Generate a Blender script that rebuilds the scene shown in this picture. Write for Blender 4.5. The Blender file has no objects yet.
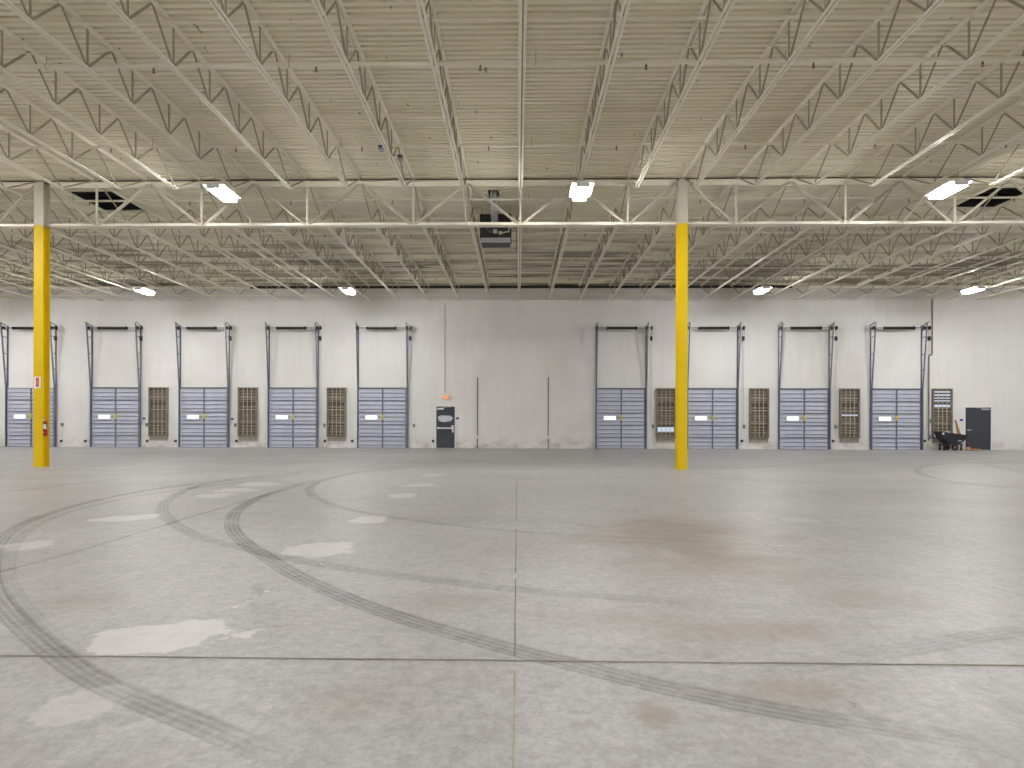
import bpy, bmesh, math, random
from mathutils import Vector, Matrix
random.seed(7)
scene = bpy.context.scene
COL = scene.collection
PI = math.pi

# ------------------------------------------------------------------ camera model
FPX = 617.0
PX, PY = 506.0, 422.3          # principal point of the (shifted) lens, in pixels
CAM_H = 1.32
YAW = math.radians(1.05)
ROLL = math.radians(0.157)
CAM_ROT = Matrix.Rotation(YAW, 4, 'Z') @ Matrix.Rotation(PI/2, 4, 'X') @ Matrix.Rotation(ROLL, 4, 'Z')
cd = bpy.data.cameras.new('camera')
cam = bpy.data.objects.new('camera', cd); COL.objects.link(cam)
cd.sensor_width = 36.0
cd.lens = FPX/1024*36.0
cd.shift_x = (512-PX)/1024
cd.shift_y = (PY-384)/1024
cd.clip_end = 200
cam.matrix_world = Matrix.Translation((0, 0, CAM_H)) @ CAM_ROT
scene.camera = cam

def ray(px, py):
    d = Vector(((px-PX)/FPX, -(py-PY)/FPX, -1.0))
    return (CAM_ROT.to_3x3() @ d).normalized()
def on_y(px, py, D):
    """point of the plane y = D that was measured at photo pixel (px, py)"""
    d = ray(px, py); t = D/d.y
    return Vector((d.x*t, D, CAM_H+d.z*t))
def on_floor(px, py):
    d = ray(px, py); t = -CAM_H/d.z
    return Vector((d.x*t, d.y*t, 0.0))

# ------------------------------------------------------------------ place constants
JS = 1.524                 # joist spacing
X0 = 0.07                  # middle joist
YG = 17.55                 # girder line
BAY = 13.716
YW = YG+BAY                # dock wall face
YN = YG-BAY                # next girder line, above the viewer
ZB = 7.49                  # joist underside
ZT = 8.235                 # top of joist top chord
ZD = 8.24                  # deck underside
XL, XR, YB = -37.0, 37.0, -24.0

# ------------------------------------------------------------------ materials
def mat(name, color=(.5, .5, .5), rough=.5, metal=0.0, spec=.5):
    m = bpy.data.materials.new(name); m.use_nodes = True
    b = m.node_tree.nodes['Principled BSDF']
    b.inputs['Base Color'].default_value = (*color, 1)
    b.inputs['Roughness'].default_value = rough
    b.inputs['Metallic'].default_value = metal
    b.inputs['Specular IOR Level'].default_value = spec
    return m
class N:
    """small node helper"""
    def __init__(s, m):
        s.m = m; s.t = m.node_tree; s.b = s.t.nodes['Principled BSDF']
    def new(s, typ, **kw):
        n = s.t.nodes.new(typ)
        for k, v in kw.items(): setattr(n, k, v)
        return n
    def link(s, a, b): s.t.links.new(a, b)
    def coord(s, scale=(1, 1, 1), kind='Object'):
        tc = s.new('ShaderNodeTexCoord'); mp = s.new('ShaderNodeMapping')
        mp.inputs['Scale'].default_value = scale
        s.link(tc.outputs[kind], mp.inputs['Vector']); return mp.outputs['Vector']
    def noise(s, vec, scale, detail=4, rough=.55, dist=0.0):
        n = s.new('ShaderNodeTexNoise'); n.inputs['Scale'].default_value = scale
        n.inputs['Detail'].default_value = detail; n.inputs['Roughness'].default_value = rough
        n.inputs['Distortion'].default_value = dist
        s.link(vec, n.inputs['Vector']); return n.outputs['Fac']
    def ramp(s, fac, stops):
        r = s.new('ShaderNodeValToRGB'); e = r.color_ramp.elements
        while len(e) < len(stops): e.new(.5)
        for el, (p, c) in zip(e, stops):
            el.position = p; el.color = (*c, 1) if len(c) == 3 else c
        s.link(fac, r.inputs['Fac']); return r.outputs['Color']
    def math(s, op, a, b=None, c=None, clamp=False):
        n = s.new('ShaderNodeMath', operation=op, use_clamp=clamp)
        for i, v in enumerate((a, b, c)):
            if v is None: continue
            if isinstance(v, (int, float)): n.inputs[i].default_value = v
            else: s.link(v, n.inputs[i])
        return n.outputs[0]
    def mix(s, fac, a, b, blend='MIX'):
        n = s.new('ShaderNodeMix', data_type='RGBA', blend_type=blend)
        for i, v in ((0, fac), (6, a), (7, b)):
            if isinstance(v, (int, float)): n.inputs[i].default_value = v
            elif isinstance(v, tuple): n.inputs[i].default_value = (*v, 1)
            else: s.link(v, n.inputs[i])
        return n.outputs[2]
    def bump(s, h, strength=.2, dist=.01):
        n = s.new('ShaderNodeBump'); n.inputs['Strength'].default_value = strength
        n.inputs['Distance'].default_value = dist
        s.link(h, n.inputs['Height']); s.link(n.outputs[0], s.b.inputs['Normal'])

def varied(name, c1, c2, scale=3.0, rough=.5, metal=0.0, stretch=(1, 1, 1), bump=0.0, spec=.5):
    m = mat(name, c1, rough, metal, spec); n = N(m)
    f = n.noise(n.coord(stretch), scale)
    n.link(n.ramp(f, [(.35, c1), (.65, c2)]), n.b.inputs['Base Color'])
    if bump: n.bump(n.noise(n.coord(), scale*8), bump)
    return m

STEEL = varied('beige_steel_shaded', (.42, .38, .28), (.33, .295, .215), 2.2, .5)  # same beige paint as the chords, darkened to put web shade into the colour
GWEB = varied('girder_web_paint', (.70, .655, .54), (.60, .555, .45), 1.5, .5)
CHORD = varied('beige_painted_chord', (.88, .835, .71), (.82, .775, .65), 1.5, .45)
YELLOW = varied('safety_yellow_paint', (.76, .535, .006), (.70, .49, .005), 1.2, .5, spec=.25)
COLTOP = varied('grey_beige_paint', (.60, .56, .46), (.54, .50, .41), 2.0, .5)
PIPE = varied('painted_pipe', (.86, .81, .68), (.78, .73, .60), 3, .45)
DOORP = varied('door_steel_blue_grey', (.56, .58, .685), (.51, .53, .63), 2.0, .42)
DOORS = mat('door_strut_grey', (.14, .16, .22), .45)
TRACK = varied('galvanised_track', (.22, .25, .31), (.15, .17, .21), 3, .4, .4)
TRACKB = mat('blue_track', (.12, .155, .215), .45, .2)
BLACK = mat('black_steel', (.012, .012, .013), .5)
BLACKP = varied('black_plastic', (.012, .013, .016), (.022, .022, .027), 4, .42)
LATCH = mat('yellow_latch', (.75, .62, .01), .45)
SLATE = varied('slate_door_paint', (.035, .042, .058), (.042, .05, .068), 2, .45)
CHROME = mat('brushed_metal', (.72, .72, .74), .3, .75)
WHITE = mat('white_paint', (.78, .78, .77), .5)
GREY = mat('grey_box', (.22, .22, .22), .5)
DGREY = mat('dark_grey_box', (.05, .05, .055), .5)
BLUE = mat('blue_plate', (.02, .02, .32), .5)
RED = mat('red_enamel', (.33, .008, .012), .3)
SIGNRED = mat('sign_red', (.55, .02, .03), .5)
GAPSHADE = mat('dark_gap_shade', (.05, .042, .032), .7)  # dark colour standing for shade where the deck meets girder and wall
GALV = varied('galvanised_sheet', (.55, .57, .58), (.40, .42, .44), 6, .35, .6)
WOOD = varied('raw_wood', (.42, .24, .09), (.30, .16, .055), 6, .6, 0, (1, 1, .15))
DAYGREY = mat('sensor_blue_grey', (.30, .36, .42), .4)
LOUV = varied('weathered_louver', (.27, .225, .165), (.17, .135, .095), 5, .6, .1, (.6, 1, 2.5))
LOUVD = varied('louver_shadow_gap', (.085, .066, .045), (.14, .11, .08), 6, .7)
BAR = varied('guard_bar_paint', (.50, .46, .38), (.42, .38, .30), 5, .5)
LFRAME = varied('louver_frame', (.26, .235, .20), (.18, .16, .135), 4, .5, .2)
SILL = varied('bare_concrete', (.40, .37, .32), (.30, .275, .235), 5, .85)
HEAT = varied('black_heater_case', (.010, .010, .010), (.018, .018, .017), 4, .45)
FIX = mat('fixture_white', (.75, .75, .75), .4)

def emitter(name, color, strength):
    m = bpy.data.materials.new(name); m.use_nodes = True
    t = m.node_tree; t.nodes.remove(t.nodes['Principled BSDF'])
    e = t.nodes.new('ShaderNodeEmission'); e.inputs[0].default_value = (*color, 1); e.inputs[1].default_value = strength
    t.links.new(e.outputs[0], t.nodes['Material Output'].inputs[0]); return m
LAMP = emitter('lit_lamp_lens', (1.0, .978, .985), 240)
DAY = emitter('daylit_pane', (.93, .96, 1.0), 1.6)
DAYB = emitter('daylit_slot', (.72, .80, .95), .75)
EXITM = emitter('lit_exit_letters', (1.0, .30, .12), 1.4)
EXITB = emitter('lit_exit_face', (1.0, .42, .24), .75)

# deck paint
DECK = mat('deck_paint', rough=.55); n = N(DECK)
v = n.coord()
big = n.noise(n.coord((.12, .35, 1)), 1.0, 5, .6, .4)
fine = n.noise(n.coord((.5, 6, 1)), 1.2, 3)
c = n.ramp(big, [(.32, (.74, .69, .52)), (.5, (.845, .80, .625)), (.72, (.87, .825, .65))])
c = n.mix(n.math('MULTIPLY', fine, .25), c, (.62, .57, .43))
spec = n.noise(n.coord((7, 2.5, 1)), 1.0, 2, .4)
c = n.mix(n.ramp(spec, [(.73, (0, 0, 0)), (.76, (.7, .7, .7))]), c, (.15, .115, .07))
# old water stains towards the dock wall
sep = n.new('ShaderNodeSeparateXYZ'); n.link(v, sep.inputs[0])
far = n.math('MULTIPLY', n.math('SUBTRACT', sep.outputs[1], YG+1.5), 1/8.0, clamp=True)
st = n.noise(n.coord((.18, 1.6, 1)), 1.0, 5, .65, .6)
st = n.math('MULTIPLY', n.ramp(st, [(.43, (0, 0, 0)), (.60, (1, 1, 1))]), far)
c = n.mix(n.math('MULTIPLY', st, .95), c, (.17, .14, .095))
n.link(c, n.b.inputs['Base Color'])

# dock wall paint
WALL = mat('painted_wall', rough=.6); n = N(WALL)
a = n.noise(n.coord((.3, .3, .25)), 1.0, 5, .6, .3)
b = n.noise(n.coord((4, 4, .35)), 1.0, 3)
c = n.ramp(a, [(.30, (.68, .67, .64)), (.55, (.76, .755, .735)), (.75, (.79, .785, .765))])
c = n.mix(n.math('MULTIPLY', n.ramp(b, [(.5, (0, 0, 0)), (.8, (1, 1, 1))]), .22), c, (.58, .55, .49))
sep = n.new('ShaderNodeSeparateXYZ'); n.link(n.coord(), sep.inputs[0])
low = n.math('SUBTRACT', 1.0, n.math('MULTIPLY', sep.outputs[2], 1/.7), clamp=True)
grime = n.noise(n.coord((1.2, 1, 2.2)), 1.3, 5, .65)
gf = n.math('MULTIPLY', low, n.ramp(grime, [(.45, (0, 0, 0)), (.7, (.8, .8, .8))]))
c = n.mix(gf, c, (.33, .30, .26))
n.link(c, n.b.inputs['Base Color']); n.bump(n.noise(n.coord(), 9, 4), .25, .01)

# concrete floor: bare patches and stains are worn into the slab at fixed places
def spot(px, py, rx, ry, k):
    c = on_floor(px, py); l = on_floor(px-rx, py); nr = on_floor(px, py+ry); fr = on_floor(px, py-ry)
    return (c.x, (nr.y+fr.y)/2, abs(c.x-l.x), (fr.y-nr.y)/2, k)
PATCHES = [spot(*a) for a in ((170, 639, 78, 20, .85), (78, 706, 50, 22, .5), (317, 549, 40, 9, .8), (125, 518, 32, 5, .8), (22, 546, 28, 6, .8), (370, 519.5, 20, 4.5, .8),
           (215, 495.5, 21, 3, .8), (237, 490, 22, 2.6, .8), (257, 484.5, 24, 2.6, .8), (402, 496, 17, 3, .8), (420, 485.5, 18, 2.4, .7), (432, 475, 16, 1.8, .6), (800, 520, 20, 3, .3))]
STAINS = [spot(*a) for a in ((690, 545, 130, 34, .8), (770, 632, 130, 16, .5), (655, 715, 26, 16, .7), (800, 690, 90, 16, .5), (340, 700, 60, 24, .3), (620, 620, 80, 16, .4),
          (880, 600, 90, 14, .4), (760, 575, 120, 12, .45), (90, 600, 60, 14, .35), (430, 600, 70, 14, .35))]
def concrete(name):
    m = mat(name, rough=.4); n = N(m)
    oc = n.coord()
    large = n.noise(n.coord((.10, .28, 1)), 1.0, 5, .6, .5)
    mid = n.noise(n.coord((.5, .8, 1)), 1.1, 6, .65, .8)
    swirl = n.noise(n.coord((1.0, .35, 1)), 2.2, 6, .7, 1.6)
    mott = n.noise(oc, 5.5, 5, .7, .3)
    fine = n.noise(oc, 38, 3, .7)
    c = n.ramp(large, [(.32, (.265, .259, .255)), (.5, (.362, .360, .364)), (.68, (.435, .435, .443))])
    c = n.mix(n.math('MULTIPLY', n.ramp(mid, [(.38, (1, 1, 1)), (.60, (0, 0, 0))]), .50), c, (.285, .27, .25))
    c = n.mix(n.math('MULTIPLY', n.ramp(swirl, [(.50, (0, 0, 0)), (.72, (1, 1, 1))]), .34), c, (.54, .54, .54))
    c = n.mix(n.math('MULTIPLY', n.ramp(mott, [(.36, (1, 1, 1)), (.56, (0, 0, 0))]), .48), c, (.235, .23, .22))
    c = n.mix(n.math('MULTIPLY', n.ramp(fine, [(.38, (1, 1, 1)), (.60, (0, 0, 0))]), .42), c, (.22, .215, .205))
    grit = n.noise(oc, 15, 4, .7)
    c = n.mix(n.math('MULTIPLY', n.ramp(grit, [(.44, (0, 0, 0)), (.62, (1, 1, 1))]), .24), c, (.56, .56, .56))
    br = n.noise(n.coord((.14, .22, 1)), 1.0, 4, .6, .3)
    c = n.mix(n.math('MULTIPLY', n.ramp(br, [(.55, (0, 0, 0)), (.75, (1, 1, 1))]), .35), c, (.30, .255, .20))
    def field(spots, wob, amp, gain, edge):
        tot = None
        for (cx, cy, rx, ry, k) in spots:
            a = n.new('ShaderNodeVectorMath', operation='MULTIPLY_ADD'); n.link(oc, a.inputs[0])
            a.inputs[1].default_value = (1/rx, 1/ry, 0); a.inputs[2].default_value = (-cx/rx, -cy/ry, 0)
            l = n.new('ShaderNodeVectorMath', operation='LENGTH'); n.link(a.outputs[0], l.inputs[0])
            rr = n.math('ADD', l.outputs['Value'], wob)
            f = n.math('MULTIPLY', n.math('MULTIPLY_ADD', rr, -gain, gain*edge, clamp=True), k)
            tot = f if tot is None else n.math('MAXIMUM', tot, f)
        return tot
    wob = n.math('MULTIPLY_ADD', n.noise(oc, 2.3, 6, .65), 2.2, -1.1)
    inner = n.math('MULTIPLY_ADD', n.noise(oc, 6, 5, .7), 1.0, .35, clamp=True)
    c = n.mix(n.math('MULTIPLY', field(PATCHES, wob, 1, 8.0, .92), inner), c, (.545, .54, .53))
    sw = n.math('MULTIPLY_ADD', n.noise(n.coord((.6, 1, 1)), 1.3, 6, .68, .8), 2.6, -1.3)
    c = n.mix(n.math('MULTIPLY', field(STAINS, sw, 1, 1.3, 1.0), 1.0), c, (.235, .20, .155))
    n.link(c, n.b.inputs['Base Color'])
    n.link(n.ramp(mid, [(.3, (.36, .36, .36)), (.7, (.52, .52, .52))]), n.b.inputs['Roughness'])
    n.bump(n.math('ADD', fine, n.math('MULTIPLY', mid, 2)), .06, .004)
    n.b.inputs['Specular IOR Level'].default_value = .45
    return m
FLOOR = concrete('polished_concrete')

def decal(name, color, build, rough=.5):
    """worn mark on the concrete: a diffuse coat mixed with the slab below by its own pattern"""
    m = mat(name, color, rough); n = N(m)
    t = m.node_tree; out = t.nodes['Material Output']
    tr = n.new('ShaderNodeBsdfTransparent'); mx = n.new('ShaderNodeMixShader')
    uv = n.new('ShaderNodeUVMap'); sp = n.new('ShaderNodeSeparateXYZ'); n.link(uv.outputs[0], sp.inputs[0])
    at = n.new('ShaderNodeAttribute'); at.attribute_name = 'strength'
    fac = build(n, sp.outputs[0], sp.outputs[1], at.outputs['Fac'])
    n.link(fac, mx.inputs[0]); n.link(tr.outputs[0], mx.inputs[1]); n.link(n.b.outputs[0], mx.inputs[2])
    n.link(mx.outputs[0], out.inputs[0]); return m
def tyre_pattern(n, u, v, s):
    # v in 0..1 across the tread
    e = n.math('MULTIPLY', n.math('MULTIPLY', v, n.math('SUBTRACT', 1.0, v)), 4.0)     # 0 at the edges
    edge = n.math('MULTIPLY', e, 3.0, clamp=True)
    groove = n.math('MULTIPLY_ADD', n.math('SINE', n.math('MULTIPLY', v, 2*PI*4)), .20, .55)
    blob = n.noise(n.coord((1.2, 1.2, 1)), 1.6, 5, .7)
    blob = n.math('MULTIPLY_ADD', blob, 1.3, -.17, clamp=True)
    lug = n.math('MULTIPLY_ADD', n.math('SINE', n.math('MULTIPLY', u, 2*PI/.11)), .12, .9)
    f = n.math('MULTIPLY', n.math('MULTIPLY', edge, groove), n.math('MULTIPLY', blob, lug))
    return n.math('MULTIPLY', f, s, clamp=True)
TYRE = decal('tyre_rubber_mark', (.17, .165, .16), tyre_pattern)
def line_pattern(n, u, v, s):
    w = n.noise(n.coord((3, 3, 1)), 2.2, 4, .7)
    return n.math('MULTIPLY', n.math('MULTIPLY_ADD', w, 14.0, -7.4, clamp=True), n.math('MULTIPLY', s, 1.5, clamp=True), clamp=True)
SCRATCH = decal('pale_scratch', (.56, .55, .53), line_pattern)
JOINTM = varied('joint_filler_dark', (.10, .09, .075), (.19, .17, .12), 3, .7)
JOINTY = varied('joint_filler_tan', (.42, .38, .25), (.27, .24, .15), 4, .7)

# ------------------------------------------------------------------ mesh builder
class MB:
    def __init__(s): s.v = []; s.f = []; s.m = []; s.mi = 0
    def quad_box(s, c8):
        b = len(s.v); s.v += [tuple(p) for p in c8]
        for q in ((0, 3, 2, 1), (4, 5, 6, 7), (0, 1, 5, 4), (1, 2, 6, 5), (2, 3, 7, 6), (3, 0, 4, 7)):
            s.f.append(tuple(b+i for i in q)); s.m.append(s.mi)
    def box(s, x0, x1, y0, y1, z0, z1):
        s.quad_box([(x0, y0, z0), (x1, y0, z0), (x1, y1, z0), (x0, y1, z0), (x0, y0, z1), (x1, y0, z1), (x1, y1, z1), (x0, y1, z1)]); return s
    def bar(s, p, q, w, h=None, up=(0, 0, 1)):
        """rectangular bar from p to q: w across (horizontal), h along 'up'"""
        h = w if h is None else h
        p = Vector(p); q = Vector(q); d = (q-p).normalized(); up = Vector(up)
        if abs(d.dot(up)) > .98: up = Vector((0, 1, 0))
        r = d.cross(up).normalized()*w/2; u = r.cross(d).normalized()*h/2
        s.quad_box([p-r-u, p+r-u, q+r-u, q-r-u, p-r+u, p+r+u, q+r+u, q-r+u]); return s
    def cyl(s, p, q, r0, r1=None, seg=12, caps=True):
        r1 = r0 if r1 is None else r1
        p = Vector(p); q = Vector(q); d = (q-p).normalized()
        a = d.orthogonal().normalized(); c = d.cross(a)
        b = len(s.v)
        for P0, r in ((p, r0), (q, r1)):
            for i in range(seg):
                t = 2*PI*i/seg; s.v.append(tuple(P0+(a*math.cos(t)+c*math.sin(t))*r))
        for i in range(seg):
            j = (i+1) % seg; s.f.append((b+i, b+j, b+seg+j, b+seg+i)); s.m.append(s.mi)
        if caps:
            s.f.append(tuple(b+i for i in reversed(range(seg)))); s.m.append(s.mi)
            s.f.append(tuple(b+seg+i for i in range(seg))); s.m.append(s.mi)
        return s
    def tube(s, pts, r, seg=8):
        pts = [Vector(p) for p in pts]; b = len(s.v)
        for i, P0 in enumerate(pts):
            d = ((pts[min(i+1, len(pts)-1)]-pts[max(i-1, 0)])).normalized()
            ref = Vector((0, 0, 1)) if abs(d.z) < .9 else Vector((0, 1, 0))
            a = d.cross(ref).normalized(); c = d.cross(a)
            for k in range(seg):
                t = 2*PI*k/seg; s.v.append(tuple(P0+(a*math.cos(t)+c*math.sin(t))*r))
        for i in range(len(pts)-1):
            for k in range(seg):
                j = (k+1) % seg
                s.f.append((b+i*seg+k, b+i*seg+j, b+(i+1)*seg+j, b+(i+1)*seg+k)); s.m.append(s.mi)
        s.f.append(tuple(b+k for k in reversed(range(seg)))); s.m.append(s.mi)
        s.f.append(tuple(b+(len(pts)-1)*seg+k for k in range(seg))); s.m.append(s.mi)
        return s
    def ext(s, prof, y0, y1, axis='Y'):
        """closed profile extruded along an axis; profile given in the other two coordinates"""
        b = len(s.v); k = len(prof)
        for t in (y0, y1):
            for (u, w) in prof:
                s.v.append((u, t, w) if axis == 'Y' else (t, u, w) if axis == 'X' else (u, w, t))
        for i in range(k):
            j = (i+1) % k; s.f.append((b+i, b+j, b+k+j, b+k+i)); s.m.append(s.mi)
        s.f.append(tuple(b+i for i in reversed(range(k)))); s.m.append(s.mi)
        s.f.append(tuple(b+k+i for i in range(k))); s.m.append(s.mi)
        return s
    def lathe(s, prof, cx=0, cy=0, seg=20):
        b = len(s.v); k = len(prof)
        for (r, z) in prof:
            for i in range(seg):
                t = 2*PI*i/seg; s.v.append((cx+r*math.cos(t), cy+r*math.sin(t), z))
        for a in range(k-1):
            for i in range(seg):
                j = (i+1) % seg
                s.f.append((b+a*seg+i, b+a*seg+j, b+(a+1)*seg+j, b+(a+1)*seg+i)); s.m.append(s.mi)
        s.f.append(tuple(b+i for i in reversed(range(seg)))); s.m.append(s.mi)
        s.f.append(tuple(b+(k-1)*seg+i for i in range(seg))); s.m.append(s.mi)
        return s
    def mesh(s, name, mats):
        me = bpy.data.meshes.new(name); me.from_pydata(s.v, [], s.f)
        for m in (mats if isinstance(mats, (list, tuple)) else [mats]): me.materials.append(m)
        me.polygons.foreach_set('material_index', s.m)
        bm = bmesh.new(); bm.from_mesh(me); bmesh.ops.recalc_face_normals(bm, faces=bm.faces); bm.to_mesh(me); bm.free()
        me.update(); return me
    def build(s, name, mats, parent=None, loc=(0, 0, 0), bevel=0.0, smooth=False):
        o = put(name, s.mesh(name, mats), parent, loc)
        if smooth:
            for p in o.data.polygons: p.use_smooth = True
            try: o.data.set_sharp_from_angle(angle=math.radians(35))
            except Exception: pass
        if bevel:
            md = o.modifiers.new('bevel', 'BEVEL'); md.width = bevel; md.segments = 2; md.limit_method = 'ANGLE'
        return o
def put(name, me, parent=None, loc=(0, 0, 0)):
    o = bpy.data.objects.new(name, me); COL.objects.link(o)
    o.location = loc
    if parent is not None: o.parent = parent
    return o
def tag(o, label, cat, group=None, kind=None):
    o['label'] = label; o['category'] = cat
    if group: o['group'] = group
    if kind: o['kind'] = kind
    return o
def thing(name, loc, label, cat, group=None, kind=None):
    o = bpy.data.objects.new(name, None); COL.objects.link(o); o.location = loc
    o.empty_display_size = .2
    return tag(o, label, cat, group, kind)
KIDS = {}
def copy_tree(o, parent=None):
    c = o.copy(); COL.objects.link(c); c.parent = parent
    for ch in o.children: copy_tree(ch, c)
    return c
def structure(name, mb, m, **kw):
    o = mb.build(name, m, **kw); o['kind'] = 'structure'; return o
ORD = ['zeroth', 'first', 'second', 'third', 'fourth', 'fifth', 'sixth', 'seventh', 'eighth', 'ninth', 'tenth', 'eleventh', 'twelfth',
       'thirteenth', 'fourteenth', 'fifteenth', 'sixteenth', 'seventeenth', 'eighteenth', 'nineteenth']

# ------------------------------------------------------------------ floor with its marks
fl = MB()
fl.v = [(XL, YB, 0), (XR, YB, 0), (XR, YW+.3, 0), (XL, YW+.3, 0), (XL, YB, -.3), (XR, YB, -.3), (XR, YW+.3, -.3), (XL, YW+.3, -.3)]
fl.f = [(0, 1, 2, 3), (7, 6, 5, 4), (0, 4, 5, 1), (1, 5, 6, 2), (2, 6, 7, 3), (3, 7, 4, 0)]; fl.m = [0]*6
uvs = {}; strg = {}
layer = [0]
def spline(pts, n=10):
    out = []
    P_ = [pts[0]]+list(pts)+[pts[-1]]
    for i in range(1, len(P_)-2):
        p0, p1, p2, p3 = P_[i-1:i+3]
        for k in range(n):
            t = k/n
            out.append(0.5*((2*p1)+(p2-p0)*t+(2*p0-5*p1+4*p2-p3)*t*t+(3*p1-p0-3*p2+p3)*t**3))
    out.append(pts[-1]); return out
def strip(pix, width, mi, s0=1.0, s1=None, fade=True, n=10, world=None):
    """a mark as a ribbon of the slab's own mesh, along a path measured on the floor"""
    layer[0] += 1; z = .0005+.00015*layer[0]
    pts = world if world else spline([on_floor(*p) for p in pix], n)
    s1 = s0 if s1 is None else s1
    # resample evenly so far-away marks stay smooth
    b = len(fl.v); u = 0.0; L = len(pts)
    for i, p in enumerate(pts):
        d = (pts[min(i+1, L-1)]-pts[max(i-1, 0)]); d.z = 0; d.normalize()
        r = Vector((-d.y, d.x, 0))*width/2
        if i: u += (pts[i]-pts[i-1]).length
        t = i/(L-1); s = s0+(s1-s0)*t
        if fade: s *= min(1.0, t*8, (1-t)*8)
        for k, sg in ((0, -1), (1, 1)):
            q = p+r*sg; fl.v.append((q.x, q.y, z)); uvs[b+2*i+k] = (u, float(k)); strg[b+2*i+k] = s
    for i in range(L-1):
        fl.f.append((b+2*i, b+2*i+2, b+2*i+3, b+2*i+1)); fl.m.append(mi)
M1 = [(345, 469.5), (320, 470), (280, 474), (225, 480), (150, 490), (90, 502), (40, 517), (12, 531), (-4, 548), (-10, 570), (-6, 590), (5, 607), (30, 632), (65, 660), (100, 682), (150, 704), (200, 724), (250, 745), (330, 775)]
strip(M1, .17, 1, .75, .95)
p1 = [on_floor(*p) for p in M1]
strip([(360, 472), (320, 473), (280, 477), (225, 484), (150, 494), (95, 505), (50, 519), (25, 533), (12, 550), (8, 570), (14, 590), (28, 610), (55, 638), (92, 665)], .13, 1, .5, .45)
strip([(300, 472), (280, 476), (225, 481), (195, 487), (170, 499), (162.5, 510), (172, 522), (200, 537), (240, 547), (280, 557), (350, 569), (425, 579), (512, 589), (612, 597), (727, 605), (800, 609)], .19, 1, .85, .35)
strip([(345, 476), (310, 482), (270, 494), (242, 507), (232, 522), (240, 538), (270, 559), (300, 577), (350, 599), (400, 617), (450, 632), (512, 649), (577, 665), (652, 684), (737, 702), (812, 716), (912, 731), (1040, 752)], .20, 1, .95, .85)
strip([(420, 466), (390, 468.5), (360, 472), (325, 480), (311, 487), (311, 494), (325, 502), (360, 512), (425, 522), (512, 531), (612, 537), (700, 541), (800, 548)], .17, 1, .9, .25)
strip([(1040, 629), (980, 637), (937, 645), (885, 653), (832, 661), (780, 669), (730, 677)], .20, 1, .6, .15)
strip([(1040, 490), (1000, 487), (962, 483), (927, 476), (917, 470), (932, 465), (972, 462.5), (1030, 462)], .20, 1, .7, .6)
strip([(965, 462.5), (982, 464), (1000, 468), (1030, 473)], .16, 1, .6, .5)
strip([(-10, 575), (0, 572), (75, 552), (165, 525), (235, 504), (275, 492)], .05, 1, 1.0, .7)
strip([(-10, 494), (110, 480), (250, 467), (330, 461)], .12, 1, .6, .4)
strip([(440, 765), (470, 745), (500, 724)], .10, 1, .35, .2)
strip([(265, 640), (255, 600), (262, 580)], .09, 1, .25, .2); strip([(278, 640), (268, 600), (255, 585)], .09, 1, .25, .2)
strip([(560, 680), (530, 700), (500, 725)], .09, 1, .2, .2)
strip([(400, 462), (600, 457), (800, 456), (1000, 456)], .5, 1, .35, .3)
strip([(700, 470), (760, 467), (830, 462), (900, 458)], .25, 1, .5, .35)
strip([(215, 617), (258, 596), (300, 575), (335, 557)], .03, 2, .7, .8)
strip([(640, 480), (682, 505), (730, 528), (782, 553)], .035, 2, .55, .6)
strip([(85, 680), (105, 668), (130, 655)], .04, 2, .9, .9); strip([(100, 676), (112, 670), (124, 660)], .03, 2, .9, .9)
strip([(830, 683), (850, 700), (868, 722)], .03, 2, .4, .3)
# slab joints
def joint(pts, w, mi):
    layer[0] += 1; z = .0005+.00015*layer[0]; b = len(fl.v)
    for p in pts:
        fl.v.append((p[0]-p[2][0]*w/2, p[1]-p[2][1]*w/2, z)); fl.v.append((p[0]+p[2][0]*w/2, p[1]+p[2][1]*w/2, z))
    for i in range(len(pts)-1):
        fl.f.append((b+2*i, b+2*i+2, b+2*i+3, b+2*i+1)); fl.m.append(mi)
jy = on_floor(517, 661.0).y
def wob(i): return random.uniform(-.0025, .0025)
joint([(-20+i*.5, jy+wob(i), (0, 1)) for i in range(81)], .011, 3)
joint([(.0+i*.25, jy+.004+wob(i), (0, 1)) for i in range(40)], .007, 4)
jx = on_floor(513.5, 760).x
joint([(jx+wob(i)*.6, .8+i*.13, (1, 0)) for i in range(20)], .007, 4)
for y0, y1 in ((jy+.05, 5.2), (5.4, 7.6), (8.2, 14.0)):
    joint([(jx+wob(i)*.6, y0+(y1-y0)*i/12, (1, 0)) for i in range(13)], .008, 3)
me = bpy.data.meshes.new('floor'); me.from_pydata(fl.v, [], fl.f)
for m in (FLOOR, TYRE, SCRATCH, JOINTM, JOINTY): me.materials.append(m)
me.polygons.foreach_set('material_index', fl.m)
uvl = me.uv_layers.new(name='UVMap')
for lp in me.loops: uvl.data[lp.index].uv = uvs.get(lp.vertex_index, (0, 0))
at = me.attributes.new('strength', 'FLOAT', 'POINT')
for i, s in strg.items(): at.data[i].value = s
bm = bmesh.new(); bm.from_mesh(me)
for f in bm.faces:
    f.normal_update()
    if f.material_index and f.normal.z < 0: f.normal_flip()
bm.to_mesh(me); bm.free()
flo = put('floor', me); flo['kind'] = 'structure'

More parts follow.
